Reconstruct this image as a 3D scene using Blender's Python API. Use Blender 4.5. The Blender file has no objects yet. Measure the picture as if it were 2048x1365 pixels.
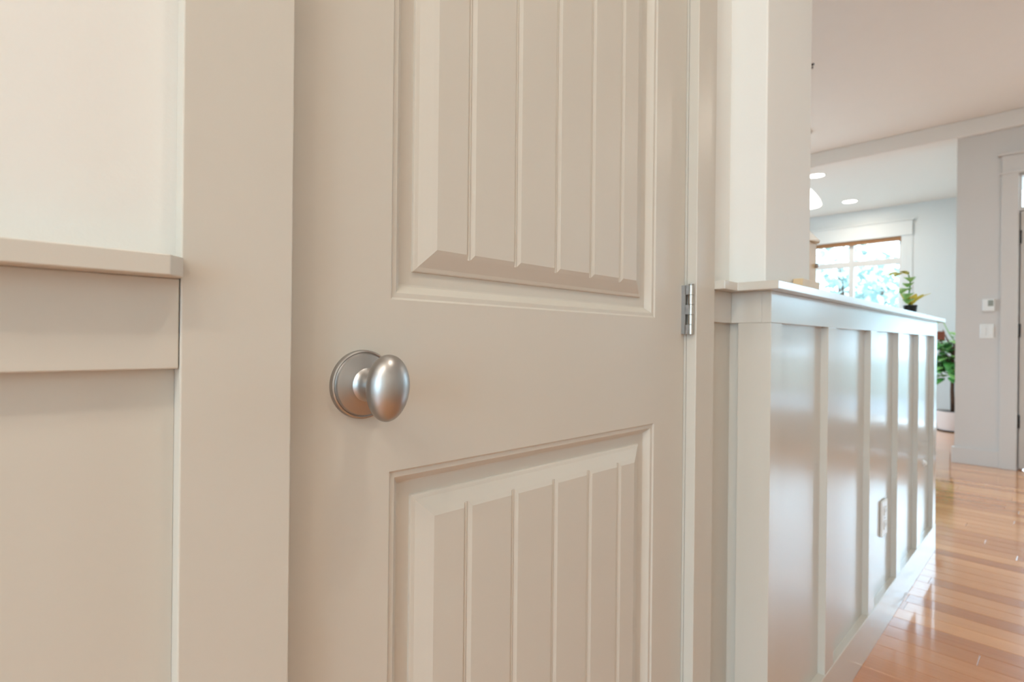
import bpy, bmesh, math, random
from mathutils import Vector, Matrix
random.seed(7)
SC = bpy.context.scene
COL = SC.collection

# ------------------------------------------------------------------ camera, world, exposure
THETA = math.atan(1114.0 / 1080.0)
cam_d = bpy.data.cameras.new('camera')
cam_d.sensor_width = 36.0
cam_d.lens = 36.0 * 1080.0 / 2048.0
cam_d.clip_start = 0.02
cam_d.dof.use_dof = True
cam_d.dof.focus_distance = 0.60
cam_d.dof.aperture_fstop = 6.3
cam = bpy.data.objects.new('camera', cam_d)
COL.objects.link(cam)
cam.matrix_world = (Matrix.Translation((0, 0, 0.949)) @ Matrix.Rotation(THETA - math.pi / 2, 4, 'Z')
                    @ Matrix.Rotation(math.pi / 2, 4, 'X') @ Matrix.Rotation(0.0105, 4, 'Z'))
SC.camera = cam

SKY = 9.0
CAN = 9.0
world = bpy.data.worlds.new('world')
SC.world = world
world.use_nodes = True
bg = world.node_tree.nodes['Background']
bg.inputs[0].default_value = (0.58, 0.79, 1.0, 1)
bg.inputs[1].default_value = SKY

vs = SC.view_settings
vs.view_transform = 'Standard'
vs.look = 'None'
vs.gamma = 1.0
vs.use_curve_mapping = False
vs.exposure = 0.23


# ------------------------------------------------------------------ materials
def mat(name, col, rough=0.5, metal=0.0, spec=0.5, noise=0.0, nscale=40.0, bump=0.0, bscale=300.0, coat=0.0, emit=None, estr=0.0):
    m = bpy.data.materials.new(name)
    m.use_nodes = True
    nt = m.node_tree
    b = nt.nodes['Principled BSDF']
    b.inputs['Base Color'].default_value = (*col, 1)
    b.inputs['Roughness'].default_value = rough
    b.inputs['Metallic'].default_value = metal
    b.inputs['Specular IOR Level'].default_value = spec
    b.inputs['Coat Weight'].default_value = coat
    b.inputs['Coat Roughness'].default_value = 0.12
    tc = nt.nodes.new('ShaderNodeTexCoord')
    if noise:
        n = nt.nodes.new('ShaderNodeTexNoise')
        n.inputs['Scale'].default_value = nscale
        n.inputs['Detail'].default_value = 3
        nt.links.new(tc.outputs['Object'], n.inputs['Vector'])
        mx = nt.nodes.new('ShaderNodeMix')
        mx.data_type = 'RGBA'
        mx.inputs[6].default_value = (*[c * (1 - noise) for c in col], 1)
        mx.inputs[7].default_value = (*[min(1, c * (1 + noise)) for c in col], 1)
        nt.links.new(n.outputs['Fac'], mx.inputs[0])
        nt.links.new(mx.outputs[2], b.inputs['Base Color'])
    if bump:
        n = nt.nodes.new('ShaderNodeTexNoise')
        n.inputs['Scale'].default_value = bscale
        n.inputs['Detail'].default_value = 2
        nt.links.new(tc.outputs['Object'], n.inputs['Vector'])
        bp = nt.nodes.new('ShaderNodeBump')
        bp.inputs['Strength'].default_value = bump
        bp.inputs['Distance'].default_value = 0.001
        nt.links.new(n.outputs['Fac'], bp.inputs['Height'])
        nt.links.new(bp.outputs['Normal'], b.inputs['Normal'])
    if emit:
        b.inputs['Emission Color'].default_value = (*emit, 1)
        b.inputs['Emission Strength'].default_value = estr
    return m


M = {}
M['taupe'] = mat('taupe_paint', (0.605, 0.567, 0.498), 0.36, noise=0.015, nscale=6, bump=0.03, bscale=180)
M['taupe_gloss'] = mat('taupe_gloss_paint', (0.605, 0.567, 0.498), 0.2, spec=0.5, coat=0.3, noise=0.01, nscale=5, bump=0.02, bscale=120)
M['cream'] = mat('cream_wall_paint', (0.78, 0.77, 0.73), 0.6, noise=0.01, nscale=8, bump=0.12, bscale=260)
M['white'] = mat('white_paint', (0.70, 0.71, 0.70), 0.5, noise=0.01, nscale=6)
M['ceiling'] = mat('ceiling_paint', (0.84, 0.79, 0.74), 0.75, noise=0.01, nscale=9, bump=0.1, bscale=200)
M['entry'] = mat('entry_wall_paint', (0.68, 0.645, 0.615), 0.6, noise=0.01, nscale=7)
M['nickel'] = mat('satin_nickel', (0.42, 0.41, 0.40), 0.37, 1.0, bump=0.015, bscale=500)
M['nickel_polished'] = mat('polished_nickel', (0.52, 0.48, 0.43), 0.28, 1.0)
M['dark'] = mat('dark_metal', (0.05, 0.05, 0.05), 0.4, 0.6)
M['plastic'] = mat('white_plastic', (0.86, 0.86, 0.84), 0.28)
M['slot'] = mat('dark_slot', (0.03, 0.03, 0.03), 0.6)
M['screen'] = mat('grey_display', (0.32, 0.34, 0.30), 0.25)
M['wood_tan'] = mat('tan_wood', (0.70, 0.52, 0.31), 0.5, noise=0.1, nscale=30)
M['wood_red'] = mat('red_brown_wood', (0.23, 0.06, 0.025), 0.35, noise=0.2, nscale=25)
M['wood_blind'] = mat('honey_wood', (0.42, 0.20, 0.08), 0.45, noise=0.15, nscale=20)
M['shade'] = mat('white_fabric_shade', (0.9, 0.88, 0.84), 0.8)
M['black_pot'] = mat('black_glazed_pot', (0.012, 0.013, 0.015), 0.35)
M['white_pot'] = mat('white_ceramic_pot', (0.80, 0.70, 0.66), 0.4)
M['soil'] = mat('dark_soil', (0.03, 0.02, 0.015), 0.9, noise=0.4, nscale=60)
M['leaf'] = mat('green_leaf', (0.07, 0.25, 0.05), 0.4, noise=0.4, nscale=12)
M['leaf_pale'] = mat('pale_green_leaf', (0.30, 0.58, 0.16), 0.45, noise=0.25, nscale=12)
M['leaf_yellow'] = mat('yellow_leaf', (0.70, 0.60, 0.06), 0.45, noise=0.3, nscale=40)
M['leaf_tree'] = mat('tree_leaf', (0.42, 0.50, 0.47), 0.6, noise=0.4, nscale=2)
M['bark'] = mat('brown_bark', (0.12, 0.06, 0.035), 0.8, noise=0.4, nscale=30)
M['grass'] = mat('lawn', (0.22, 0.25, 0.22), 0.9, noise=0.4, nscale=4)
M['concrete'] = mat('bounce_concrete', (0.62, 0.61, 0.60), 0.8, noise=0.1, nscale=12)  # kept pale so the paving outside throws skylight indoors
M['porch'] = mat('grey_porch_stone', (0.27, 0.28, 0.30), 0.8, noise=0.15, nscale=8)
M['lens'] = mat('lit_lens', (1, 1, 1), 0.5, emit=(1.0, 0.93, 0.82), estr=9.0)
M['glow'] = mat('lit_glass_shade', (0.95, 0.95, 0.92), 0.3, emit=(1.0, 0.95, 0.86), estr=2.2)
M['rubber'] = mat('white_rubber', (0.85, 0.85, 0.85), 0.35)

# clear glass: mostly transparent with a faint mirror
g = bpy.data.materials.new('window_glass')
g.use_nodes = True
nt = g.node_tree
nt.nodes.clear()
o_ = nt.nodes.new('ShaderNodeOutputMaterial')
t_ = nt.nodes.new('ShaderNodeBsdfTransparent')
t_.inputs[0].default_value = (0.93, 0.97, 0.96, 1)
r_ = nt.nodes.new('ShaderNodeBsdfGlossy')
r_.inputs['Roughness'].default_value = 0.02
x_ = nt.nodes.new('ShaderNodeMixShader')
x_.inputs[0].default_value = 0.06
nt.links.new(t_.outputs[0], x_.inputs[1])
nt.links.new(r_.outputs[0], x_.inputs[2])
nt.links.new(x_.outputs[0], o_.inputs[0])
M['glass'] = g

# oak boards: tone attribute per board plus grain stretched along the board
w = bpy.data.materials.new('orange_oak_boards')
w.use_nodes = True
nt = w.node_tree
b = nt.nodes['Principled BSDF']
at = nt.nodes.new('ShaderNodeAttribute')
at.attribute_name = 'tone'
geo = nt.nodes.new('ShaderNodeNewGeometry')
mp = nt.nodes.new('ShaderNodeMapping')
mp.inputs['Scale'].default_value = (60, 3, 10)
nt.links.new(geo.outputs['Position'], mp.inputs['Vector'])
ns = nt.nodes.new('ShaderNodeTexNoise')
ns.inputs['Scale'].default_value = 1.0
ns.inputs['Detail'].default_value = 4
nt.links.new(mp.outputs[0], ns.inputs['Vector'])
ma = nt.nodes.new('ShaderNodeMath')
ma.operation = 'MULTIPLY_ADD'
ma.inputs[1].default_value = 0.35
nt.links.new(ns.outputs['Fac'], ma.inputs[0])
nt.links.new(at.outputs['Fac'], ma.inputs[2])
cr = nt.nodes.new('ShaderNodeValToRGB')
cr.color_ramp.elements[0].position = 0.05
cr.color_ramp.elements[0].color = (0.49, 0.17, 0.058, 1)
cr.color_ramp.elements[1].position = 1.15
cr.color_ramp.elements[1].color = (0.88, 0.43, 0.18, 1)
nt.links.new(ma.outputs[0], cr.inputs[0])
nt.links.new(cr.outputs[0], b.inputs['Base Color'])
b.inputs['Roughness'].default_value = 0.22
b.inputs['Coat Weight'].default_value = 0.9
b.inputs['Coat Roughness'].default_value = 0.07
M['oak'] = w


# ------------------------------------------------------------------ mesh helpers
ORG = {}          # world base of each parent (children are authored in the same space as the parent's base)


def tag(o, label=None, cat=None, group=None, kind=None):
    if label: o['label'] = label
    if cat: o['category'] = cat
    if group: o['group'] = group
    if kind: o['kind'] = kind
    return o


def link(name, me, parent, org):
    o = bpy.data.objects.new(name, me)
    COL.objects.link(o)
    if parent is not None:
        o.parent = parent
        po = ORG.get(parent.name, (0, 0, 0))
        o.location = Vector(org) - Vector(po)
    else:
        o.location = org
    ORG[o.name] = tuple(org)
    return o


def empty(name, org, parent=None):
    o = link(name, None, parent, org)
    o.empty_display_size = 0.05
    return o


def finish(name, bm, m, parent=None, org=None, smooth=False):
    if org is None:
        xs = [v.co for v in bm.verts]
        org = ((min(c.x for c in xs) + max(c.x for c in xs)) / 2,
               (min(c.y for c in xs) + max(c.y for c in xs)) / 2, min(c.z for c in xs))
    bmesh.ops.translate(bm, verts=bm.verts, vec=-Vector(org))
    bmesh.ops.recalc_face_normals(bm, faces=bm.faces)
    me = bpy.data.meshes.new(name)
    bm.to_mesh(me)
    bm.free()
    if smooth:
        for p in me.polygons: p.use_smooth = True
    me.materials.append(M[m] if isinstance(m, str) else m)
    return link(name, me, parent, org)


def add_box(bm, x0, x1, y0, y1, z0, z1, bev=0.0):
    r = bmesh.ops.create_cube(bm, size=1.0)
    for v in r['verts']:
        v.co = Vector(((x0 + x1) / 2 + v.co.x * (x1 - x0), (y0 + y1) / 2 + v.co.y * (y1 - y0), (z0 + z1) / 2 + v.co.z * (z1 - z0)))
    if bev:
        es = list({e for v in r['verts'] for e in v.link_edges})
        bmesh.ops.bevel(bm, geom=es, offset=bev, segments=2, affect='EDGES', profile=0.5)


def box(name, x0, x1, y0, y1, z0, z1, m, parent=None, bev=0.0):
    bm = bmesh.new()
    add_box(bm, x0, x1, y0, y1, z0, z1, bev)
    return finish(name, bm, m, parent)


def boxes(name, lst, m, parent=None, bev=0.0):
    bm = bmesh.new()
    for q in lst: add_box(bm, *q, bev)
    return finish(name, bm, m, parent)


def prism(name, pts, z0, z1, m, parent=None, bev=0.0):
    bm = bmesh.new()
    lo = [bm.verts.new((x, y, z0)) for x, y in pts]
    hi = [bm.verts.new((x, y, z1)) for x, y in pts]
    n = len(pts)
    bm.faces.new(lo)
    bm.faces.new(hi)
    for i in range(n): bm.faces.new((lo[i], lo[(i + 1) % n], hi[(i + 1) % n], hi[i]))
    if bev:
        bmesh.ops.recalc_face_normals(bm, faces=bm.faces)
        bmesh.ops.bevel(bm, geom=list(bm.edges), offset=bev, segments=2, affect='EDGES', profile=0.5)
    return finish(name, bm, m, parent)


def add_lathe(bm, prof, base, axis='Z', seg=48, close=True):
    """prof: (radius, height) pairs; axis Z up, or 'Y-' pointing to -y."""
    rings = []
    for r, h in prof:
        ring = []
        for k in range(seg):
            a = 2 * math.pi * k / seg
            if axis == 'Z': p = (base[0] + r * math.cos(a), base[1] + r * math.sin(a), base[2] + h)
            elif axis == 'Y-': p = (base[0] + r * math.cos(a), base[1] - h, base[2] + r * math.sin(a))
            else: p = (base[0] - h, base[1] + r * math.cos(a), base[2] + r * math.sin(a))
            ring.append(bm.verts.new(p))
        rings.append(ring)
    for i in range(len(rings) - 1):
        for k in range(seg):
            bm.faces.new((rings[i][k], rings[i][(k + 1) % seg], rings[i + 1][(k + 1) % seg], rings[i + 1][k]))
    if close:
        bm.faces.new(rings[0])
        bm.faces.new(rings[-1])


def lathe(name, prof, base, m, parent=None, axis='Z', seg=48, close=True):
    bm = bmesh.new()
    add_lathe(bm, prof, base, axis, seg, close)
    o = finish(name, bm, m, parent, base, smooth=True)
    set_sharp(o, 35)
    return o


def set_sharp(o, deg):
    me = o.data
    bm = bmesh.new()
    bm.from_mesh(me)
    for e in bm.edges:
        if len(e.link_faces) == 2 and e.calc_face_angle(0) > math.radians(deg): e.smooth = False
    bm.to_mesh(me)
    bm.free()


def add_tube(bm, pts, rad, seg=8):
    prev = None
    for i, p in enumerate(pts):
        p = Vector(p)
        d = (Vector(pts[min(i + 1, len(pts) - 1)]) - Vector(pts[max(i - 1, 0)])).normalized()
        u = d.orthogonal().normalized() if prev is None else (prev - d * prev.dot(d)).normalized()
        prev = u
        v = d.cross(u)
        r = rad[i] if isinstance(rad, (list, tuple)) else rad
        ring = [bm.verts.new(p + u * r * math.cos(2 * math.pi * k / seg) + v * r * math.sin(2 * math.pi * k / seg)) for k in range(seg)]
        if i:
            for k in range(seg): bm.faces.new((last[k], last[(k + 1) % seg], ring[(k + 1) % seg], ring[k]))
        else: bm.faces.new(ring)
        last = ring
    bm.faces.new(last)


def copy_tree(o, parent=None, loc=None):
    c = o.copy()
    COL.objects.link(c)
    c.parent = parent
    if loc is not None: c.location = loc
    for ch in o.children: copy_tree(ch, c)
    return c


# ------------------------------------------------------------------ key dimensions (metres)
DOOR = 0.512      # door face
CAS = 0.488       # casing face
WALL = 0.508      # wall face
CEIL = 2.76
FRONT = 5.65      # entry wall
FAR = 8.45        # window wall of the living room
HALL = -1.75      # wall across the hall
BACK = -3.2
LIV = 4.0         # garden wall of the living room

# ------------------------------------------------------------------ setting: floor with boards
floor = empty('floor', (2.6, 1.6, 0))
tag(floor, 'orange oak floorboards running across the hall', kind='structure')
box('subfloor', BACK - .15, FAR + .15, HALL - .15, 4.15, -0.06, -0.011, 'bark', floor)
BW = 0.083
stuff_bm = bmesh.new()
lay = stuff_bm.faces.layers.float.new('tone')
nrow = int((FAR - BACK) / BW) + 1


def board_bm(bm, x0, x1, y0, y1, tone):
    c = 0.0012
    L = bm.faces.layers.float.get('tone') or bm.faces.layers.float.new('tone')
    lo = [bm.verts.new(p) for p in ((x0, y0, -.011), (x1, y0, -.011), (x1, y1, -.011), (x0, y1, -.011))]
    mid = [bm.verts.new(p) for p in ((x0, y0, -c), (x1, y0, -c), (x1, y1, -c), (x0, y1, -c))]
    hi = [bm.verts.new(p) for p in ((x0 + c, y0 + c, 0), (x1 - c, y0 + c, 0), (x1 - c, y1 - c, 0), (x0 + c, y1 - c, 0))]
    fs = []
    for a, b2 in ((lo, mid), (mid, hi)):
        for k in range(4): fs.append(bm.faces.new((a[k], a[(k + 1) % 4], b2[(k + 1) % 4], b2[k])))
    fs.append(bm.faces.new(hi))
    for f in fs: f[L] = tone


nb = 0
for i in range(nrow):
    x0 = BACK + i * BW
    x1 = min(x0 + BW - 0.0003, FAR)
    y = HALL - random.random() * 0.8
    yend = 4.0
    while y < yend:
        ln = random.uniform(0.55, 1.5)
        a, b2 = max(y, HALL), min(y + ln - 0.0005, yend)
        y += ln
        if b2 - a < 0.02: continue
        tone = random.uniform(0.0, 0.75)
        seen = 1.5 < x0 and a < 0.75 + (0.5 if x0 > 3.1 else -0.3) and b2 > -0.25 and nb < 290
        if seen:
            bm = bmesh.new()
            board_bm(bm, x0, x1, a, b2, tone)
            finish('floorboard', bm, 'oak', floor, ((x0 + x1) / 2, (a + b2) / 2, 0))
            nb += 1
        else:
            board_bm(stuff_bm, x0, x1, a, b2, tone)
so = finish('floorboards', stuff_bm, 'oak', floor)
so['kind'] = 'stuff'

# ceiling with a dropped beam over the entry wall
ceil = box('ceiling', BACK - .15, FAR + .15, HALL - .15, 4.15, CEIL, CEIL + .1, 'ceiling')
tag(ceil, 'smooth pale painted ceiling', kind='structure')
beam = box('trim_1', FRONT - .035, FRONT + .15, HALL, 4.0, 2.632, CEIL, 'ceiling', bev=.004)
tag(beam, 'shallow ceiling beam above the entry wall', kind='structure')

# wall holding the door
wd = boxes('wall_door_side', [(BACK, 0.186, WALL, .63, 0, CEIL), (0.955, 1.16, WALL, .63, 0, CEIL), (0.186, 0.955, WALL, .63, 2.055, CEIL)], 'cream')
tag(wd, 'cream wall around the closed door', kind='structure')
# closet behind the closed door keeps daylight out
cl = boxes('wall_closet', [(0.05, 1.15, 1.2, 1.25, 0, 2.4), (0.05, .1, .63, 1.2, 0, 2.4), (1.1, 1.15, .63, 1.2, 0, 2.4), (0.05, 1.15, .63, 1.25, 2.4, 2.44)], 'cream')
tag(cl, 'closet walls behind the door', kind='structure')

# casing: two legs and a head
for i, (nm, q, lb) in enumerate([('trim_2', (.1088, .1965, CAS, WALL, 0, 2.06), 'flat taupe door casing on the knob side'),
                                 ('trim_3', (.9555, 1.0295, CAS, WALL, 0, 2.06), 'flat taupe door casing on the hinge side'),
                                 ('trim_4', (.09, 1.045, CAS - .004, WALL, 2.06, 2.16), 'flat taupe door head casing')]):
    t = box(nm, *q, 'taupe', bev=.0012)
    tag(t, lb, kind='structure')
jb = boxes('trim_5', [(.186, .1895, CAS + .012, .63, 0, 2.055), (.9545, .9555, WALL, .63, 0, 2.055), (.1895, .9545, WALL, .63, 2.05, 2.055),
                      (.1895, .2, .549, .6, 0, 2.05), (.943, .9545, .549, .6, 0, 2.05)], 'taupe')
tag(jb, 'taupe door jamb and stops', kind='structure')


# ------------------------------------------------------------------ the panelled door
door = empty('door_1', (.571, .53, 0))
tag(door, 'closed taupe two-panel plank door with a satin nickel knob', kind='structure')
DX0, DX1, DZ0, DZ1 = .1905, .9525, .008, 2.045
PX0, PX1 = .3128, .8495
PAN = [(.9929, 1.905), (.215, .8057)]
PROF = [(0, 0), (.0025, .0023), (.0078, .0025), (.0088, .0034), (.0168, .0121), (.0188, .0125)]


def rect(bm, x0, x1, z0, z1, ins, dep):
    return [bm.verts.new(p) for p in ((x0 + ins, DOOR + dep, z0 + ins), (x1 - ins, DOOR + dep, z0 + ins), (x1 - ins, DOOR + dep, z1 - ins), (x0 + ins, DOOR + dep, z1 - ins))]


def strip(bm, a, b2):
    for k in range(4): bm.faces.new((a[k], a[(k + 1) % 4], b2[(k + 1) % 4], b2[k]))


bm = bmesh.new()
# stiles and rails: front faces around the two openings
zc = [DZ0, PAN[1][0], PAN[1][1], PAN[0][0], PAN[0][1], DZ1]


def q(x0, x1, z0, z1): bm.faces.new([bm.verts.new(p) for p in ((x0, DOOR, z0), (x1, DOOR, z0), (x1, DOOR, z1), (x0, DOOR, z1))])


for j in range(5):
    q(DX0, PX0, zc[j], zc[j + 1])
    q(PX1, DX1, zc[j], zc[j + 1])
    if j in (0, 2, 4): q(PX0, PX1, zc[j], zc[j + 1])
for z0, z1 in PAN:
    prev = None
    for ins, dep in PROF:
        r = rect(bm, PX0, PX1, z0, z1, ins, dep)
        if prev: strip(bm, prev, r)
        prev = r
    bm.faces.new(prev)
# edges and back
f_ = [bm.verts.new(p) for p in ((DX0, DOOR, DZ0), (DX1, DOOR, DZ0), (DX1, DOOR, DZ1), (DX0, DOOR, DZ1))]
k_ = [bm.verts.new(p) for p in ((DX0, DOOR + .035, DZ0), (DX1, DOOR + .035, DZ0), (DX1, DOOR + .035, DZ1), (DX0, DOOR + .035, DZ1))]
strip(bm, f_, k_)
bm.faces.new(k_)
bmesh.ops.remove_doubles(bm, verts=bm.verts, dist=1e-5)
finish('slab', bm, 'taupe', door)

GX = [.425, .5052, .5859, .6663, .7442]
RB = .0337                               # inset of the raised panel's foot
for z0, z1 in PAN:
    bm = bmesh.new()
    prev = None
    for ins, dep in [(0, .0127), (.0008, .0098), (.0022, .0092), (.006, .0083), (.014, .0050), (.0213, .0021)]:
        r = rect(bm, PX0 + RB, PX1 - RB, z0 + RB, z1 - RB, ins, dep)
        if prev: strip(bm, prev, r)
        prev = r
    bm.faces.new(prev)
    a0, a1 = z0 + RB + .0217, z1 - RB - .0217
    for gx in GX:                        # bead at the bottom of each groove
        pts = [(gx - .0040, .0021), (gx - .0020, .0012), (gx + .0002, .0021)]
        lo = [bm.verts.new((x, DOOR + d, a0 - .0012)) for x, d in pts]
        hi = [bm.verts.new((x, DOOR + d, a1 + .0012)) for x, d in pts]
        bm.faces.new((lo[0], lo[1], hi[1], hi[0]))
        bm.faces.new((lo[1], lo[2], hi[2], hi[1]))
        bm.faces.new(lo)
        bm.faces.new(hi)
    pan = finish('raised_panel', bm, 'taupe', door)
    xe0, xe1 = PX0 + RB, PX1 - RB
    cuts = [xe0] + GX + [xe1]
    for n in range(6):
        L0 = cuts[n] + (.0213 if n == 0 else .0008)
        L1 = cuts[n] + (.0273 if n == 0 else .0064)
        R0 = cuts[n + 1] - (.0213 if n == 5 else .0048)
        R1 = cuts[n + 1] - (.0273 if n == 5 else .0066)
        b0, b1, t0, t1 = z0 + RB + .0213, z1 - RB - .0213, z0 + RB + .0273, z1 - RB - .0273
        bm = bmesh.new()
        lo = [bm.verts.new(p) for p in ((L0, DOOR + .0021, b0), (R0, DOOR + .0021, b0), (R0, DOOR + .0021, b1), (L0, DOOR + .0021, b1))]
        hi = [bm.verts.new(p) for p in ((L1, DOOR, t0), (R1, DOOR, t0), (R1, DOOR, t1), (L1, DOOR, t1))]
        strip(bm, lo, hi)
        bm.faces.new(hi)
        finish('plank', bm, 'taupe', pan)

# knob: rose, neck, egg-shaped head
KX, KZ = .2795, .9025
knob = empty('door_knob', (KX, DOOR, KZ), door)
knob['label'] = 'satin nickel egg-shaped door knob on a round rose'
lathe('rose', [(.0357, 0), (.0357, .0035), (.0350, .0052), (.0336, .0060), (.0327, .0056), (.0322, .0062), (.0312, .0082), (.027, .0098), (.021, .0112), (.0175, .0132)],
      (KX, DOOR, KZ), 'nickel', knob, 'Y-', 96)
lathe('neck', [(.0178, .0128), (.0150, .0155), (.0130, .019), (.0120, .024), (.0117, .0285), (.0124, .0292), (.0128, .0300), (.0124, .0308), (.0108, .0315), (.0112, .036)],
      (KX, DOOR, KZ), 'nickel', knob, 'Y-', 64)
bm = bmesh.new()
bmesh.ops.create_uvsphere(bm, u_segments=64, v_segments=40, radius=1.0)
for v in bm.verts:
    x, y, z = v.co
    yy = y * (.0195 if y < 0 else .0175)
    egg = 1.0 + 0.04 * z
    v.co = Vector((x * .0218 * egg, yy * egg, z * .0328))
bmesh.ops.rotate(bm, verts=bm.verts, cent=(0, 0, 0), matrix=Matrix.Rotation(math.radians(3.5), 3, 'Y'))
bmesh.ops.translate(bm, verts=bm.verts, vec=(KX, DOOR - .0505, KZ - .0008))
finish('knob_head', bm, 'nickel', knob, (KX, DOOR - .0505, KZ), smooth=True)


def hinge(zc_):
    h = empty('hinge', (.9465, .497, zc_ - .0465), door)
    h['label'] = 'polished nickel butt hinge'
    box('hinge_leaf', .9425, .9445, .5035, .516, zc_ - .046, zc_ + .046, 'nickel', h)
    z = zc_ - .0465
    for n in range(5):
        L = .0186
        r = .0056
        lathe('knuckle', [(r * .9, 0), (r, .0005), (r, L - .0007), (r * .9, L - .0002)], (.949, .4955, z), 'nickel_polished', h, 'Z', 20)
        if n % 2 == 0: box('knuckle_wrap', .9425, .949, .4975, .5045, z + .0004, z + L - .0006, 'nickel', h)
        z += L
    lathe('hinge_pin', [(.0035, 0), (.0052, .0006), (.0052, .0018), (.003, .0028)], (.949, .4955, z), 'nickel_polished', h, 'Z', 20)


for zc_ in (1.0115, 1.82, .22): hinge(zc_)

# ------------------------------------------------------------------ wainscot on the knob side
rail = empty('trim_6', (-1.5, .49, .92))
tag(rail, 'taupe chair rail cap and apron beside the knob-side casing', kind='structure')
prism('rail_cap', [(BACK, .4676), (.0971, .4676), (.1086, .4800), (.1086, WALL), (BACK, WALL)], .9955, 1.0112, 'taupe', rail, bev=.0009)
box('apron', BACK, .1083, .4905, WALL, .9243, .9955, 'taupe', rail, bev=.001)
pw = box('wall_wainscot', BACK, .1086, .5062, .5085, .14, .925, 'taupe')
tag(pw, 'recessed taupe wainscot panel under the chair rail', kind='structure')
for sx in (-.42, -.95, -1.48, -2.01, -2.54):
    bt = box('batten', sx, sx + .07, .4905, .5065, .14, .925, 'taupe', rail, bev=.001)
bb = box('baseboard_left', BACK, .1086, .486, WALL, 0, .14, 'taupe', bev=.0015)
tag(bb, 'taupe baseboard under the wainscot panel', kind='structure')

# ------------------------------------------------------------------ half wall with board-and-batten face
HX, HY = 1.126, .4158                    # outer corner of the post, floor level
hw = empty('wall_half', (HX, HY, 0))
ORG[hw.name] = (0, 0, 0)                 # children use local coordinates
hw.rotation_euler = (0, 0, 0.005)
tag(hw, 'taupe board-and-batten half wall with a wide flat cap', kind='structure')
END = 3.160 - HX
P = .018
core = prism('core', [(P, P), (END - .003, P), (END - .003, .135), (P, .135)], 0, 1.055, 'taupe_gloss', hw)
xs = [(0.0, .0595), (.378, .448), (.803, .877), (1.197, 1.272), (1.580, 1.660), (1.958, END)]
for n, (a, b2) in enumerate(xs):
    if n == 0: continue
    bt = box('batten', a, b2, 0.0, P + .001, .112, .9915, 'taupe_gloss', hw, bev=.0012)
box('corner_post', 0, xs[0][1], 0, .0665, 0, .9915, 'taupe_gloss', hw, bev=.0012)
for n in range(5):
    box('panel', xs[n][1], xs[n + 1][0], P - .0012, P + .002, .112, .9915, 'taupe_gloss', hw)
box('apron', 0, END, 0, P + .001, .9915, 1.0555, 'taupe_gloss', hw, bev=.0010)
box('apron_return', 0, P + .03, P + .001, .081, .9915, 1.0555, 'taupe_gloss', hw, bev=.0008)
box('apron_stub', 1.0295 - HX, P, .081, WALL - HY + .004, .9915, 1.0555, 'taupe_gloss', hw, bev=.0008)
box('side_panel', P - .002, P + .02, .06, WALL - HY + .01, 0, .9915, 'taupe_gloss', hw)
box('baseboard', -.0, END + .001, -.0015, P + .001, 0, .122, 'taupe_gloss', hw, bev=.0015)
cp = [(1.0298, .4676), (1.0875, .4676), (1.0875, .389), (3.185, .389), (3.185, .585), (1.138, .575), (1.138, WALL + .002), (1.0298, WALL + .002)]
prism('cap', [(x - HX, y - HY) for x, y in cp], 1.0555, 1.0722, 'taupe_gloss', hw, bev=.0012)
stub = box('wall_stub_panel', 1.0295, 1.155, WALL - .0012, WALL + .002, 0, .992, 'taupe')
tag(stub, 'narrow taupe panel between hinge-side casing and half wall', kind='structure')

col_ = box('wall_column', 1.138, 1.4062, .432, .552, 1.0722, CEIL, 'cream', bev=.003)
tag(col_, 'cream full-height wall end standing on the half wall', kind='structure')

# outlet plate and wall bumper on the half wall
sp = HY + P + .0052


def hwpt(s, z, out=0.0):                 # point on the recessed panel plane of the half wall, out = towards the hall
    l = s - HX
    return (HX + l, HY + P - .0012 + .005 * l - out, z)


op = empty('outlet_cover', hwpt(2.19, .305))
tag(op, 'white power outlet cover low on the half wall panel', 'outlet')
c = hwpt(2.19, .36)
box('plate', 2.152, 2.228, c[1] - .007, c[1] - .0003, .302, .422, 'plastic', op, bev=.003)
for zz in (.386, .338):
    r = box('receptacle', 2.173, 2.207, c[1] - .0095, c[1] - .006, zz - .014, zz + .014, 'plastic', op, bev=.003)
    boxes('socket_slot', [(2.182, 2.184, c[1] - .0098, c[1] - .009, zz - .004, zz + .007), (2.196, 2.198, c[1] - .0098, c[1] - .009, zz - .004, zz + .007)], 'slot', r)
lathe('plate_screw', [(.003, 0), (.0028, .001), (.001, .0014)], (2.19, c[1] - .007, .362), 'nickel', op, 'Y-', 12)
c = hwpt(2.95, .432)
bp_ = empty('wall_bumper', c)
tag(bp_, 'small round white door bumper on the half wall', 'bumper')
lathe('bumper_base', [(.014, 0), (.014, .003), (.011, .005)], c, 'rubber', bp_, 'Y-', 24)
lathe('bumper_dome', [(.010, .004), (.0095, .009), (.006, .012), (.001, .013)], c, 'rubber', bp_, 'Y-', 24)

# ------------------------------------------------------------------ entry wall with glazed front door
D0, D1 = -.655, .272
SL0, SL1 = -1.45, -.79
wf = boxes('wall_front', [(FRONT, FRONT + .15, D1, .644, 0, CEIL), (FRONT, FRONT + .15, HALL, SL0, 0, CEIL), (FRONT, FRONT + .15, SL1, D0, 0, 2.285),
                          (FRONT, FRONT + .15, SL0, D1, 2.285, CEIL), (FRONT, FRONT + .15, SL0, SL1, 0, .25)], 'entry')
tag(wf, 'pale greige entry wall around the front door', kind='structure')
bf = box('baseboard_front', FRONT - .018, FRONT + .05, .372, .662, 0, .128, 'entry', bev=.003)
tag(bf, 'greige baseboard at the foot of the entry wall', kind='structure')
tr = empty('trim_7', (FRONT, .32, 0))
tag(tr, 'greige front door casing with a layered head', kind='structure')
box('side_casing', FRONT - .022, FRONT, D1 + .004, .372, 0, 2.285, 'entry', tr, bev=.002)
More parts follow.
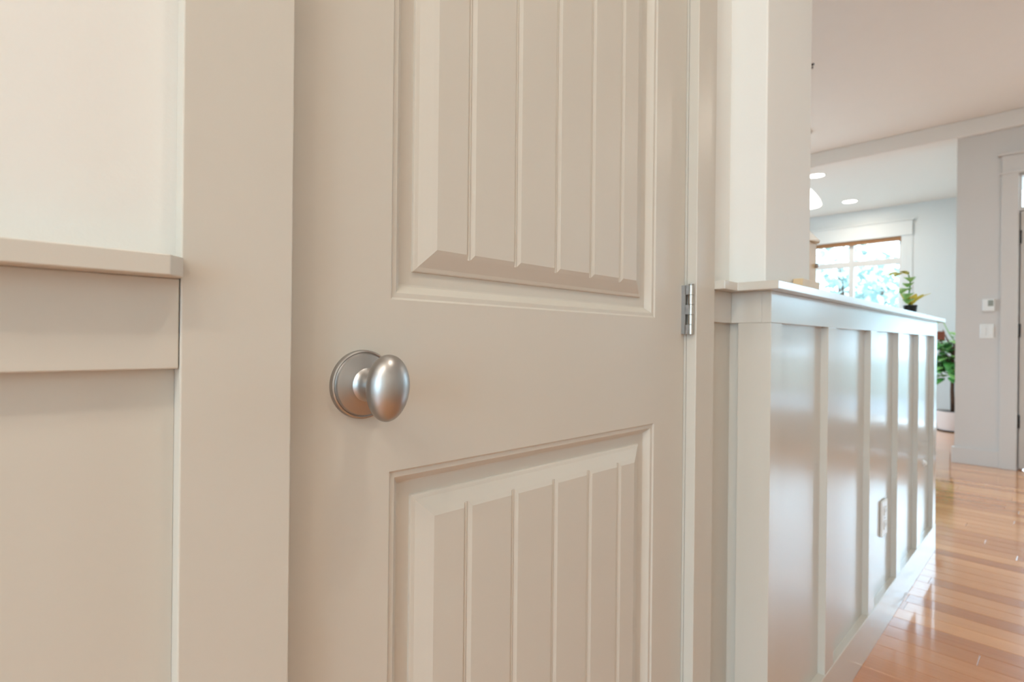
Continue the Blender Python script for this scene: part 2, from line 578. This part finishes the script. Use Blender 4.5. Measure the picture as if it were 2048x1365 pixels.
box('side_casing', FRONT - .022, FRONT, SL1 + .004, D0 - .004, 0, 2.285, 'entry', tr, bev=.002)
box('side_casing', FRONT - .022, FRONT, SL0 - .1, SL0 - .004, 0, 2.285, 'entry', tr, bev=.002)
box('head_fillet', FRONT - .03, FRONT, SL0 - .11, .382, 2.277, 2.298, 'entry', tr, bev=.002)
box('head_board', FRONT - .022, FRONT, SL0 - .1, .372, 2.298, 2.42, 'entry', tr, bev=.002)
box('head_cap', FRONT - .042, FRONT, SL0 - .13, .392, 2.42, 2.445, 'entry', tr, bev=.002)
fd = empty('door_2', (FRONT + .06, -.19, 0))
tag(fd, 'glazed front door with greige frame', kind='structure')
X0, X1 = FRONT + .035, FRONT + .08
box('door_stile', X0, X1, D0 + .008, D0 + .12, .01, 1.985, 'entry', fd, bev=.002)
box('door_stile', X0, X1, D1 - .12, D1 - .008, .01, 1.985, 'entry', fd, bev=.002)
box('door_rail', X0, X1, D0 + .12, D1 - .12, .01, .26, 'entry', fd, bev=.002)
box('door_rail', X0, X1, D0 + .12, D1 - .12, 1.86, 1.985, 'entry', fd, bev=.002)
box('pane', X0 + .018, X0 + .024, D0 + .115, D1 - .115, .255, 1.865, 'glass', fd)
box('jamb', FRONT + .08, FRONT + .11, D1 - .03, D1, 0, 1.99, 'entry', tr)
box('jamb', FRONT + .08, FRONT + .11, D0, D0 + .03, 0, 1.99, 'entry', tr)
for zz in (.32, 1.02, 1.74):
    lathe('hinge', [(.008, 0), (.0085, .001), (.0085, .098), (.008, .1)], (X0 - .006, D1 - .006, zz), 'dark', fd, 'Z', 12)
lathe('handle', [(.03, 0), (.03, .006), (.012, .01), (.012, .035), (.028, .045), (.028, .06), (.015, .07)], (X0, D0 + .07, .95), 'nickel', fd, 'X-', 20)
w2 = empty('window_2', (FRONT + .06, -.19, 2.0))
tag(w2, 'glass transom over the front door', kind='structure')
boxes('transom_frame', [(FRONT + .03, FRONT + .1, D0, D1, 1.99, 2.02), (FRONT + .03, FRONT + .1, D0, D1, 2.262, 2.285),
                        (FRONT + .03, FRONT + .1, D0, D0 + .02, 2.02, 2.262), (FRONT + .03, FRONT + .1, D1 - .012, D1, 2.02, 2.262)], 'entry', w2)
box('pane', FRONT + .06, FRONT + .066, D0 + .015, D1 - .01, 2.015, 2.268, 'glass', w2)
w3 = empty('window_3', (FRONT + .06, -1.12, .25))
tag(w3, 'tall sidelight window beside the front door', kind='structure')
boxes('sidelight_frame', [(FRONT + .03, FRONT + .1, SL0, SL1, .25, .3), (FRONT + .03, FRONT + .1, SL0, SL1, 2.245, 2.285),
                          (FRONT + .03, FRONT + .1, SL0, SL0 + .03, .3, 2.245), (FRONT + .03, FRONT + .1, SL1 - .03, SL1, .3, 2.245)], 'entry', w3)
box('pane', FRONT + .06, FRONT + .066, SL0 + .025, SL1 - .025, .295, 2.25, 'glass', w3)

th_ = empty('thermostat', (FRONT - .012, .4435, 1.228))
tag(th_, 'small white thermostat with grey display on the entry wall', 'thermostat')
box('housing', FRONT - .022, FRONT - .0003, .405, .478, 1.222, 1.318, 'plastic', th_, bev=.004)
box('display', FRONT - .0235, FRONT - .021, .412, .445, 1.262, 1.308, 'screen', th_)
swp = empty('light_switch', (FRONT - .005, .451, 1.014))
tag(swp, 'white double light switch plate below the thermostat', 'switch')
box('plate', FRONT - .008, FRONT - .0003, .409, .493, 1.008, 1.122, 'plastic', swp, bev=.003)
for yy in (.43, .472):
    box('rocker', FRONT - .0135, FRONT - .006, yy - .016, yy + .016, 1.033, 1.097, 'plastic', swp, bev=.002)

# ------------------------------------------------------------------ living room shell
WD0, WD1, WZ0, WZ1 = 1.515, 2.665, .85, 2.36
wl = boxes('wall_far', [(FAR, FAR + .15, .5, WD0, 0, CEIL), (FAR, FAR + .15, WD1, LIV + .15, 0, CEIL), (FAR, FAR + .15, WD0, WD1, 0, WZ0), (FAR, FAR + .15, WD0, WD1, WZ1, CEIL)], 'white')
tag(wl, 'white living room wall around the window', kind='structure')
wr = box('wall_living_right', FRONT + .15, FAR, .5, .644, 0, CEIL, 'white')
tag(wr, 'white wall behind the entry', kind='structure')
LW = [(2.4, 4.2), (5.3, 7.6)]  # unseen side windows, added to let more daylight into the living room
lst = [(1.0, 2.4, LIV, LIV + .15, 0, CEIL), (4.2, 5.3, LIV, LIV + .15, 0, CEIL), (7.6, FAR, LIV, LIV + .15, 0, CEIL)]
for a, b2 in LW: lst += [(a, b2, LIV, LIV + .15, 0, .5), (a, b2, LIV, LIV + .15, 2.4, CEIL)]
wll = boxes('wall_living_left', lst, 'white')
tag(wll, 'white unseen living room wall with two windows added for daylight', kind='structure')
wb = box('wall_living_back', 1.0, 1.15, .63, LIV, 0, CEIL, 'white')
tag(wb, 'white wall at the back of the living room', kind='structure')
bl = box('baseboard_far', FAR - .016, FAR, .645, LIV, 0, .13, 'white', bev=.003)
tag(bl, 'white baseboard of the window wall', kind='structure')

w1 = empty('window_1', (FAR + .05, 2.09, WZ0))
tag(w1, 'living room window with four panes and white casing', kind='structure')
box('side_casing', FAR - .008, FAR, WD0 - .12, WD0, WZ0 - .02, WZ1, 'white', w1, bev=.002)
box('side_casing', FAR - .022, FAR, WD1, WD1 + .12, WZ0 - .02, WZ1, 'white', w1, bev=.002)
box('head_casing', FAR - .026, FAR, WD0 - .12, WD1 + .12, WZ1, WZ1 + .19, 'white', w1, bev=.002)
box('head_cap', FAR - .042, FAR, WD0 - .14, WD1 + .14, WZ1 + .19, WZ1 + .212, 'white', w1, bev=.002)
box('window_sill', FAR - .06, FAR + .06, WD0 - .14, WD1 + .14, WZ0 - .045, WZ0 - .0, 'white', w1, bev=.003)
FX0, FX1 = FAR + .06, FAR + .11
boxes('window_frame', [(FX0, FX1, WD0, WD0 + .035, WZ0, WZ1), (FX0, FX1, WD1 - .035, WD1, WZ0, WZ1), (FX0, FX1, WD0, WD1, WZ1 - .03, WZ1), (FX0, FX1, WD0, WD1, WZ0, WZ0 + .04)], 'entry', w1)
box('mullion', FX0 - .005, FX1, 2.06, 2.12, WZ0, WZ1, 'entry', w1)
for a, b2 in ((WD0, 2.066), (2.114, WD1)): box('transom_bar', FX0 - .003, FX1, a, b2, 2.012, 2.09, 'entry', w1)
for a, b2 in ((WD0 + .03, 2.07), (2.11, WD1 - .03)):
    for z0, z1 in ((WZ0 + .035, 2.015), (2.087, WZ1 - .027)): box('pane', FX0 + .02, FX0 + .026, a, b2, z0, z1, 'glass', w1)
vb = empty('window_blind', (FAR + .03, 2.09, WZ1 - .05))
tag(vb, 'honey wood blind drawn up under the window head', 'blind')
box('headrail', FAR + .008, FAR + .05, WD0 + .004, WD1 - .004, WZ1 - .024, WZ1 - .001, 'wood_blind', vb, bev=.002)
for n in range(5):
    box('slat', FAR + .006, FAR + .052, WD0 + .006, WD1 - .006, WZ1 - .031 - n * .0062, WZ1 - .0268 - n * .0062, 'wood_blind', vb)

for n, (a, b2) in enumerate(LW):
    wv = empty('window_%d' % (4 + n), ((a + b2) / 2, LIV + .07, .5))
    tag(wv, 'broad unseen window added to brighten the living room', kind='structure')
    y0, y1, zb, zt, mc = LIV + .04, LIV + .1, .5, 2.4, (a + b2) / 2
    boxes('window_frame', [(a, a + .05, y0, y1, zb, zt), (b2 - .05, b2, y0, y1, zb, zt), (a, b2, y0, y1, zb, zb + .05), (a, b2, y0, y1, zt - .05, zt),
                           (mc - .03, mc + .03, y0, y1, zb, zt)], 'white', wv)
    box('pane', a + .04, mc - .02, y0 + .02, y0 + .026, zb + .04, zt - .04, 'glass', wv)
    box('pane', mc + .02, b2 - .04, y0 + .02, y0 + .026, zb + .04, zt - .04, 'glass', wv)

# ------------------------------------------------------------------ rest of the hall (behind and beside the camera)
wh = box('wall_right', BACK, FRONT + .15, HALL - .15, HALL, 0, CEIL, 'cream')
tag(wh, 'cream wall across the hall from the door', kind='structure')
wp = box('wall_wainscot_right', BACK, FRONT, HALL, HALL + .012, 0, 1.0, 'taupe')  # unseen panelling, added so the knob reflects something darker
tag(wp, 'unseen taupe wainscot added to darken the knob reflection', kind='structure')
rp = box('trim_8', BACK, FRONT, HALL, HALL + .045, 1.0, 1.018, 'taupe', bev=.002)
tag(rp, 'taupe chair rail topping the added wainscot across the hall', kind='structure')
B0, B1 = -1.6, .3
wk = boxes('wall_back', [(BACK - .15, BACK, HALL, B0, 0, CEIL), (BACK - .15, BACK, B1, WALL + .12, 0, CEIL), (BACK - .15, BACK, B0, B1, 2.3, CEIL), (BACK - .15, BACK, B0, B1, 0, .12)], 'cream')
tag(wk, 'cream end wall of the hall', kind='structure')
w6 = empty('window_6', (BACK - .08, -.6, .12))
tag(w6, 'tall two-pane garden window at the hall end', kind='structure')
mid = (B0 + B1) / 2
boxes('window_frame', [(BACK - .11, BACK - .04, B0, B0 + .07, .12, 2.3), (BACK - .11, BACK - .04, B1 - .07, B1, .12, 2.3), (BACK - .11, BACK - .04, mid - .06, mid + .06, .12, 2.3),
                       (BACK - .11, BACK - .04, B0, B1, .12, .25), (BACK - .11, BACK - .04, B0, B1, 2.2, 2.3)], 'white', w6)
box('pane', BACK - .08, BACK - .074, B0 + .06, mid - .05, .24, 2.21, 'glass', w6)
box('pane', BACK - .08, BACK - .074, mid + .05, B1 - .06, .24, 2.21, 'glass', w6)

# portals guide the sky light through the windows
def portal(loc, rot, sx, sy):
    d = bpy.data.lights.new('sky_portal', 'AREA')
    d.shape = 'RECTANGLE'
    d.size, d.size_y = sx, sy
    d.cycles.is_portal = True
    o = bpy.data.objects.new('sky_portal', d)
    COL.objects.link(o)
    o.location = loc
    o.rotation_euler = rot
    return o


H_ = math.pi / 2
portal((BACK - .16, mid, 1.2), (0, -H_, 0), 2.2, 1.9)
portal((FRONT + .16, -.59, 1.15), (0, H_, 0), 2.3, 1.75)
portal((FAR + .16, 2.09, 1.6), (0, H_, 0), 1.55, 1.2)
for a, b2 in LW: portal(((a + b2) / 2, LIV + .16, 1.45), (-H_, 0, 0), b2 - a, 1.95)


# ------------------------------------------------------------------ recessed ceiling lights
def downlight(x, y, label, group, power, rad=.075):
    o = empty('recessed_light', (x, y, CEIL))
    tag(o, label, 'ceiling light', group)
    lathe('trim_ring', [(rad + .018, 0), (rad + .018, -.004), (rad + .012, -.007), (rad + .002, -.006), (rad, -.001)], (x, y, CEIL), 'plastic', o, 'Z', 32)
    lathe('lens', [(rad, -.0015), (rad, -.003), (rad * .5, -.0045), (.002, -.005)], (x, y, CEIL), 'lens', o, 'Z', 32)
    d = bpy.data.lights.new('downlight', 'AREA')
    d.shape = 'DISK'
    d.size = rad * 2
    d.energy = power
    d.color = (1.0, 0.91, 0.79)
    l = bpy.data.objects.new('downlight', d)
    COL.objects.link(l)
    l.parent = o
    l.location = (0, 0, -.012)
    return o


downlight(6.36, 1.90, 'round recessed ceiling light nearer the hall, above the living room', None, CAN * .8)
downlight(7.80, 1.94, 'round recessed ceiling light near the window wall', None, CAN * .8)
for x, y, p in ((-2.6, -.4, 1.4), (-1.8, -.4, 1.4), (-1.0, -.4, 1.0), (.45, -.2, .75), (4.2, -.9, 1.0)):
    downlight(x, y, 'round recessed ceiling light above the hall', 'recessed lights in the hall ceiling', CAN * p)

hk = empty('ceiling_hook', (3.81, 1.168, CEIL - .03))
tag(hk, 'tiny dark hook on the ceiling beside the column', 'hook')
lathe('hook_plate', [(.012, 0), (.012, -.004), (.005, -.007)], (3.81, 1.168, CEIL), 'dark', hk, 'Z', 16)
bm = bmesh.new()
add_tube(bm, [(3.81 + .009 * math.sin(a), 1.168, CEIL - .018 + .011 * math.cos(a)) for a in [k * .45 for k in range(11)]], .0025, 8)
finish('hook_wire', bm, 'dark', hk, smooth=True)

# pendant seen past the column
px, py, pz = 5.0, 1.565, 2.118
pd = empty('pendant_lamp', (px, py, pz))
tag(pd, 'lit white glass pendant lamp half hidden by the column', 'pendant lamp')
lathe('lamp_shade', [(.105, 0), (.112, .012), (.100, .05), (.066, .105), (.03, .15), (.014, .165)], (px, py, pz), 'glow', pd, 'Z', 40)
lathe('rod', [(.006, .16), (.006, CEIL - pz - .02)], (px, py, pz), 'nickel', pd, 'Z', 12)
lathe('canopy', [(.022, CEIL - pz - .025), (.03, CEIL - pz - .015), (.03, CEIL - pz)], (px, py, pz), 'nickel', pd, 'Z', 32)

# ------------------------------------------------------------------ wooden table lamp on the cap, beside the column
tl = empty('table_lamp', (1.47, .46, 1.0722))
tag(tl, 'small tan wooden lamp with white shade on the half wall cap', 'lamp')
prism('base', [(1.285, .4085), (1.40, .4085), (1.43, .418), (1.55, .456), (1.55, .52), (1.41, .52), (1.41, .429), (1.285, .429)], 1.0725, 1.094, 'wood_tan', tl, bev=.001)
box('stem', 1.455, 1.515, .45, .49, 1.094, 1.205, 'wood_tan', tl, bev=.002)
lathe('switch_knob', [(.005, 0), (.006, .004), (.003, .008)], (1.506, .45, 1.148), 'nickel', tl, 'Y-', 16)
lathe('lamp_shade', [(.050, 0), (.051, .004), (.024, .036), (.022, .038)], (1.487, .487, 1.2055), 'shade', tl, 'Z', 36)


# ------------------------------------------------------------------ plants
def leaf_mesh(bm, base, d, up, length, width, droop=0.4, fold=0.15, seg=6):
    d = Vector(d).normalized()
    up = Vector(up)
    side = d.cross(up).normalized()
    nrm = side.cross(d).normalized()
    rows = []
    for i in range(seg + 1):
        t = i / seg
        c = Vector(base) + d * length * t + nrm * (-droop * length * t * t)
        wd = width * (math.sin(math.pi * min(1, t * .96 + .02)) ** .8)
        rows.append([bm.verts.new(c - side * wd + nrm * fold * wd), bm.verts.new(c), bm.verts.new(c + side * wd + nrm * fold * wd)])
    for a, b2 in zip(rows, rows[1:]):
        for k in range(2): bm.faces.new((a[k], a[k + 1], b2[k + 1], b2[k]))


def leaf(name, m, parent, base, d, length, width, droop=.4):
    bm = bmesh.new()
    up = Vector((0, 0, 1)) if abs(Vector(d).normalized().z) < .95 else Vector((1, 0, 0))
    leaf_mesh(bm, base, d, up, length, width, droop)
    o = finish(name, bm, m, parent, base, smooth=True)
    md = o.modifiers.new('thick', 'SOLIDIFY')
    md.thickness = .0012
    return o


bx_, by_ = 2.985, .50
pp = empty('potted_plant', (bx_, by_, 1.0722))
tag(pp, 'small yellow-green leafy plant in a black pot on the half wall cap', 'potted plant')
lathe('pot', [(.020, .0003), (.022, .004), (.026, .05), (.0275, .052), (.0275, .057), (.025, .057), (.0235, .05)], (bx_, by_, 1.0722), 'black_pot', pp, 'Z', 32)
lathe('soil', [(.0235, .046), (.0235, .051), (.006, .053)], (bx_, by_, 1.0722), 'soil', pp, 'Z', 24)
rng = random.Random(3)
bm = bmesh.new()
add_tube(bm, [(bx_, by_, 1.12), (bx_ - .01, by_ + .004, 1.17), (bx_ - .03, by_ - .005, 1.225), (bx_ - .05, by_, 1.27)], [.004, .0035, .003, .002], 8)
finish('stem', bm, 'leaf', pp, smooth=True)
for n in range(7):                       # yellow tuft low over the rim
    a = rng.uniform(-1.2, 1.2) + (n % 2) * 1.2
    leaf('leaf', 'leaf_yellow', pp, (bx_, by_, 1.125), (math.cos(a) * .7, math.sin(a) * .5 - .1, 1.0), rng.uniform(.07, .10), .015, .3)
for n in range(6):                       # pale drooping leaves on the stem
    t = n / 5
    a = math.pi + rng.uniform(-.9, .7)
    leaf('leaf', 'leaf_pale' if n < 5 else 'leaf_yellow', pp, (bx_ - .01 - .04 * t, by_, 1.15 + .115 * t), (math.cos(a), math.sin(a) * .7, .25), rng.uniform(.10, .14), .022, .45)
leaf('leaf', 'leaf_yellow', pp, (bx_ - .05, by_, 1.268), (-.9, .3, .2), .14, .02, .35)
leaf('leaf', 'leaf_yellow', pp, (bx_ + .0, by_, 1.13), (.75, -.6, .9), .11, .009, .25)

fx_, fy_ = 7.72, .868
fg = empty('fig_tree', (fx_, fy_, 0))
tag(fg, 'leafy indoor fig tree in a white pot behind the entry corner', 'potted plant')
lathe('pot', [(.15, .0005), (.16, .02), (.19, .2), (.195, .222), (.185, .222), (.178, .2)], (fx_, fy_, 0), 'white_pot', fg, 'Z', 40)
lathe('pot_foot', [(.165, .0002), (.165, .012), (.15, .016)], (fx_, fy_, 0), 'soil', fg, 'Z', 40)
lathe('soil', [(.18, .19), (.18, .205), (.05, .215)], (fx_, fy_, 0), 'soil', fg, 'Z', 24)
bm = bmesh.new()
add_tube(bm, [(fx_ + .02, fy_ + .03, .2), (fx_ + .0, fy_ + .035, .45), (fx_ - .01, fy_ + .03, .75), (fx_, fy_ + .02, 1.0)], [.022, .019, .015, .008], 10)
for n in range(6):
    a = .2 + n * .5
    add_tube(bm, [(fx_ - .005, fy_ + .03, .6 + n * .06), (fx_ + .1 * math.cos(a), fy_ + .03 + .1 * math.sin(a), .72 + n * .06), (fx_ + .17 * math.cos(a), fy_ + .03 + .17 * math.sin(a), .85 + n * .055)], [.009, .007, .004], 7)
finish('trunk', bm, 'bark', fg, smooth=True)
cnt = 0
while cnt < 120:
    a = rng.uniform(0, 6.283)
    rr = rng.uniform(.03, .2)
    h = .58 + .44 * rng.random()
    ln = rng.uniform(.11, .17)
    py_ = fy_ + .03 + rr * math.sin(a)
    if py_ + ln * math.sin(a) < .72 or py_ < .74: continue
    leaf('leaf', 'leaf' if rng.random() < .75 else 'leaf_pale', fg, (fx_ + rr * math.cos(a), py_, h),
         (math.cos(a), math.sin(a), rng.uniform(-.3, .6)), ln, rng.uniform(.04, .06), rng.uniform(.2, .5))
    cnt += 1
bm = bmesh.new()
add_tube(bm, [(fx_, fy_ + .02, 1.0), (fx_ - .02, fy_ + .07, 1.1), (fx_ - .03, fy_ + .11, 1.2), (fx_ - .03, fy_ + .145, 1.24)], [.006, .005, .004, .003], 7)
finish('shoot', bm, 'leaf_pale', fg, smooth=True)
for n, (p, d) in enumerate([((fx_ - .03, fy_ + .11, 1.2), (-.3, .6, .4)), ((fx_ - .02, fy_ + .07, 1.1), (-.5, -.6, -.1)), ((fx_ - .03, fy_ + .145, 1.24), (-.4, .5, -.5)), ((fx_ - .01, fy_ + .04, 1.04), (-.6, -.5, .2))]):
    leaf('leaf', 'leaf_pale', fg, p, d, .13, .045, .3)

# chair whose back corner shows past the end of the half wall
cx_, cy_ = 6.42, .805
ch = empty('wooden_chair', (cx_, cy_ + .22, 0))
tag(ch, 'red-brown wooden chair just behind the far end of the half wall', 'chair')
box('seat', cx_ - .2, cx_ + .22, cy_ + .095, cy_ + .44, .44, .475, 'wood_red', ch, bev=.008)
for xx in (cx_ - .19, cx_ + .17):
    box('leg', xx, xx + .035, cy_ + .395, cy_ + .43, 0, .44, 'wood_red', ch, bev=.004)
    box('leg', xx, xx + .035, cy_ + .1, cy_ + .135, 0, .44, 'wood_red', ch, bev=.004)
for yy in (cy_ + .06, cy_ + .395):
    box('back_post', cx_ - .19, cx_ - .155, yy, yy + .035, .475, 1.05, 'wood_red', ch, bev=.004)
box('top_rail', cx_ - .195, cx_ - .165, cy_ - .02, cy_ + .46, 1.0, 1.078, 'wood_red', ch, bev=.006)
for n in range(4):
    box('back_slat', cx_ - .185, cx_ - .17, cy_ + .125 + n * .065, cy_ + .155 + n * .065, .475, 1.005, 'wood_red', ch, bev=.003)

# ------------------------------------------------------------------ outdoors: lawn, porch, trees
gr = boxes('ground', [(-40, BACK - .15, -40, 40, -.4, -.25), (BACK - .15, FAR + .15, 4.15, 40, -.4, -.25), (FAR + .15, 60, -40, 40, -.4, -.25), (BACK - .15, FAR + .15, -40, HALL - .15, -.4, -.25),
                      (FRONT + .15, FAR + .15, HALL - .15, .5, -.4, -.25)], 'grass')
tag(gr, 'lawn outside the house', kind='structure')
po = boxes('porch', [(FRONT + .15, FRONT + 6.0, -5.0, .49, -.25, -.03)], 'porch')
for q_ in ((BACK - 6, BACK - .15, -5, 4, -.25, -.05), (0, FAR + 3, 4.16, 10, -.25, -.05)):
    pt = box('bounce_paving', *q_, 'concrete')  # unseen slab, added to bounce daylight in through the windows
    tag(pt, 'unseen pale concrete slab added to bounce daylight indoors', kind='structure')
tag(po, 'concrete porch outside the front door', kind='structure')


def tree(x, y, h, r, label, group, seed, count, ls):
    rg = random.Random(seed)
    t = empty('garden_tree', (x, y, -.25))
    tag(t, label, 'tree', group)
    bm = bmesh.new()
    add_tube(bm, [(x, y, -.25), (x + .1, y, h * .4), (x - .05, y + .1, h * .75)], [.16, .12, .05], 10)
    finish('trunk', bm, 'bark', t, smooth=True)
    bm = bmesh.new()
    for n in range(count):
        a, bb_ = rg.uniform(0, 6.283), math.acos(rg.uniform(-1, 1))
        rr = r * rg.random() ** .4
        p = Vector((x + rr * math.sin(bb_) * math.cos(a), y + rr * math.sin(bb_) * math.sin(a), h * .62 + rr * 1.15 * math.cos(bb_)))
        leaf_mesh(bm, p, (rg.uniform(-1, 1), rg.uniform(-1, 1), rg.uniform(-.6, .6)), (0, 0, 1), rg.uniform(.2, .4) * ls, rg.uniform(.05, .1) * ls, .3, .1, 3)
    c = finish('crown', bm, 'leaf_tree', t)
    c['kind'] = 'stuff'


for n, (x, y, h, r) in enumerate([(17.5, 4.5, 4.2, 1.5), (21, 4.2, 4.0, 1.3), (18, 7.6, 3.4, 1.2)]):
    tree(x, y, h, r, 'pale green tree outside the living room window', 'trees outside the living room window', n + 5, 600, 1.1)
for n, (x, y, h, r) in enumerate([(13.0, -0.6, 2.3, .8), (15.4, -2.5, 2.6, .85), (13.0, -3.7, 2.3, .8), (15.4, -5.4, 2.6, .85)]):
    tree(x, y, h, r, 'low bushy tree across the yard from the front door', 'trees facing the front door', n + 15, 260, 1.1)
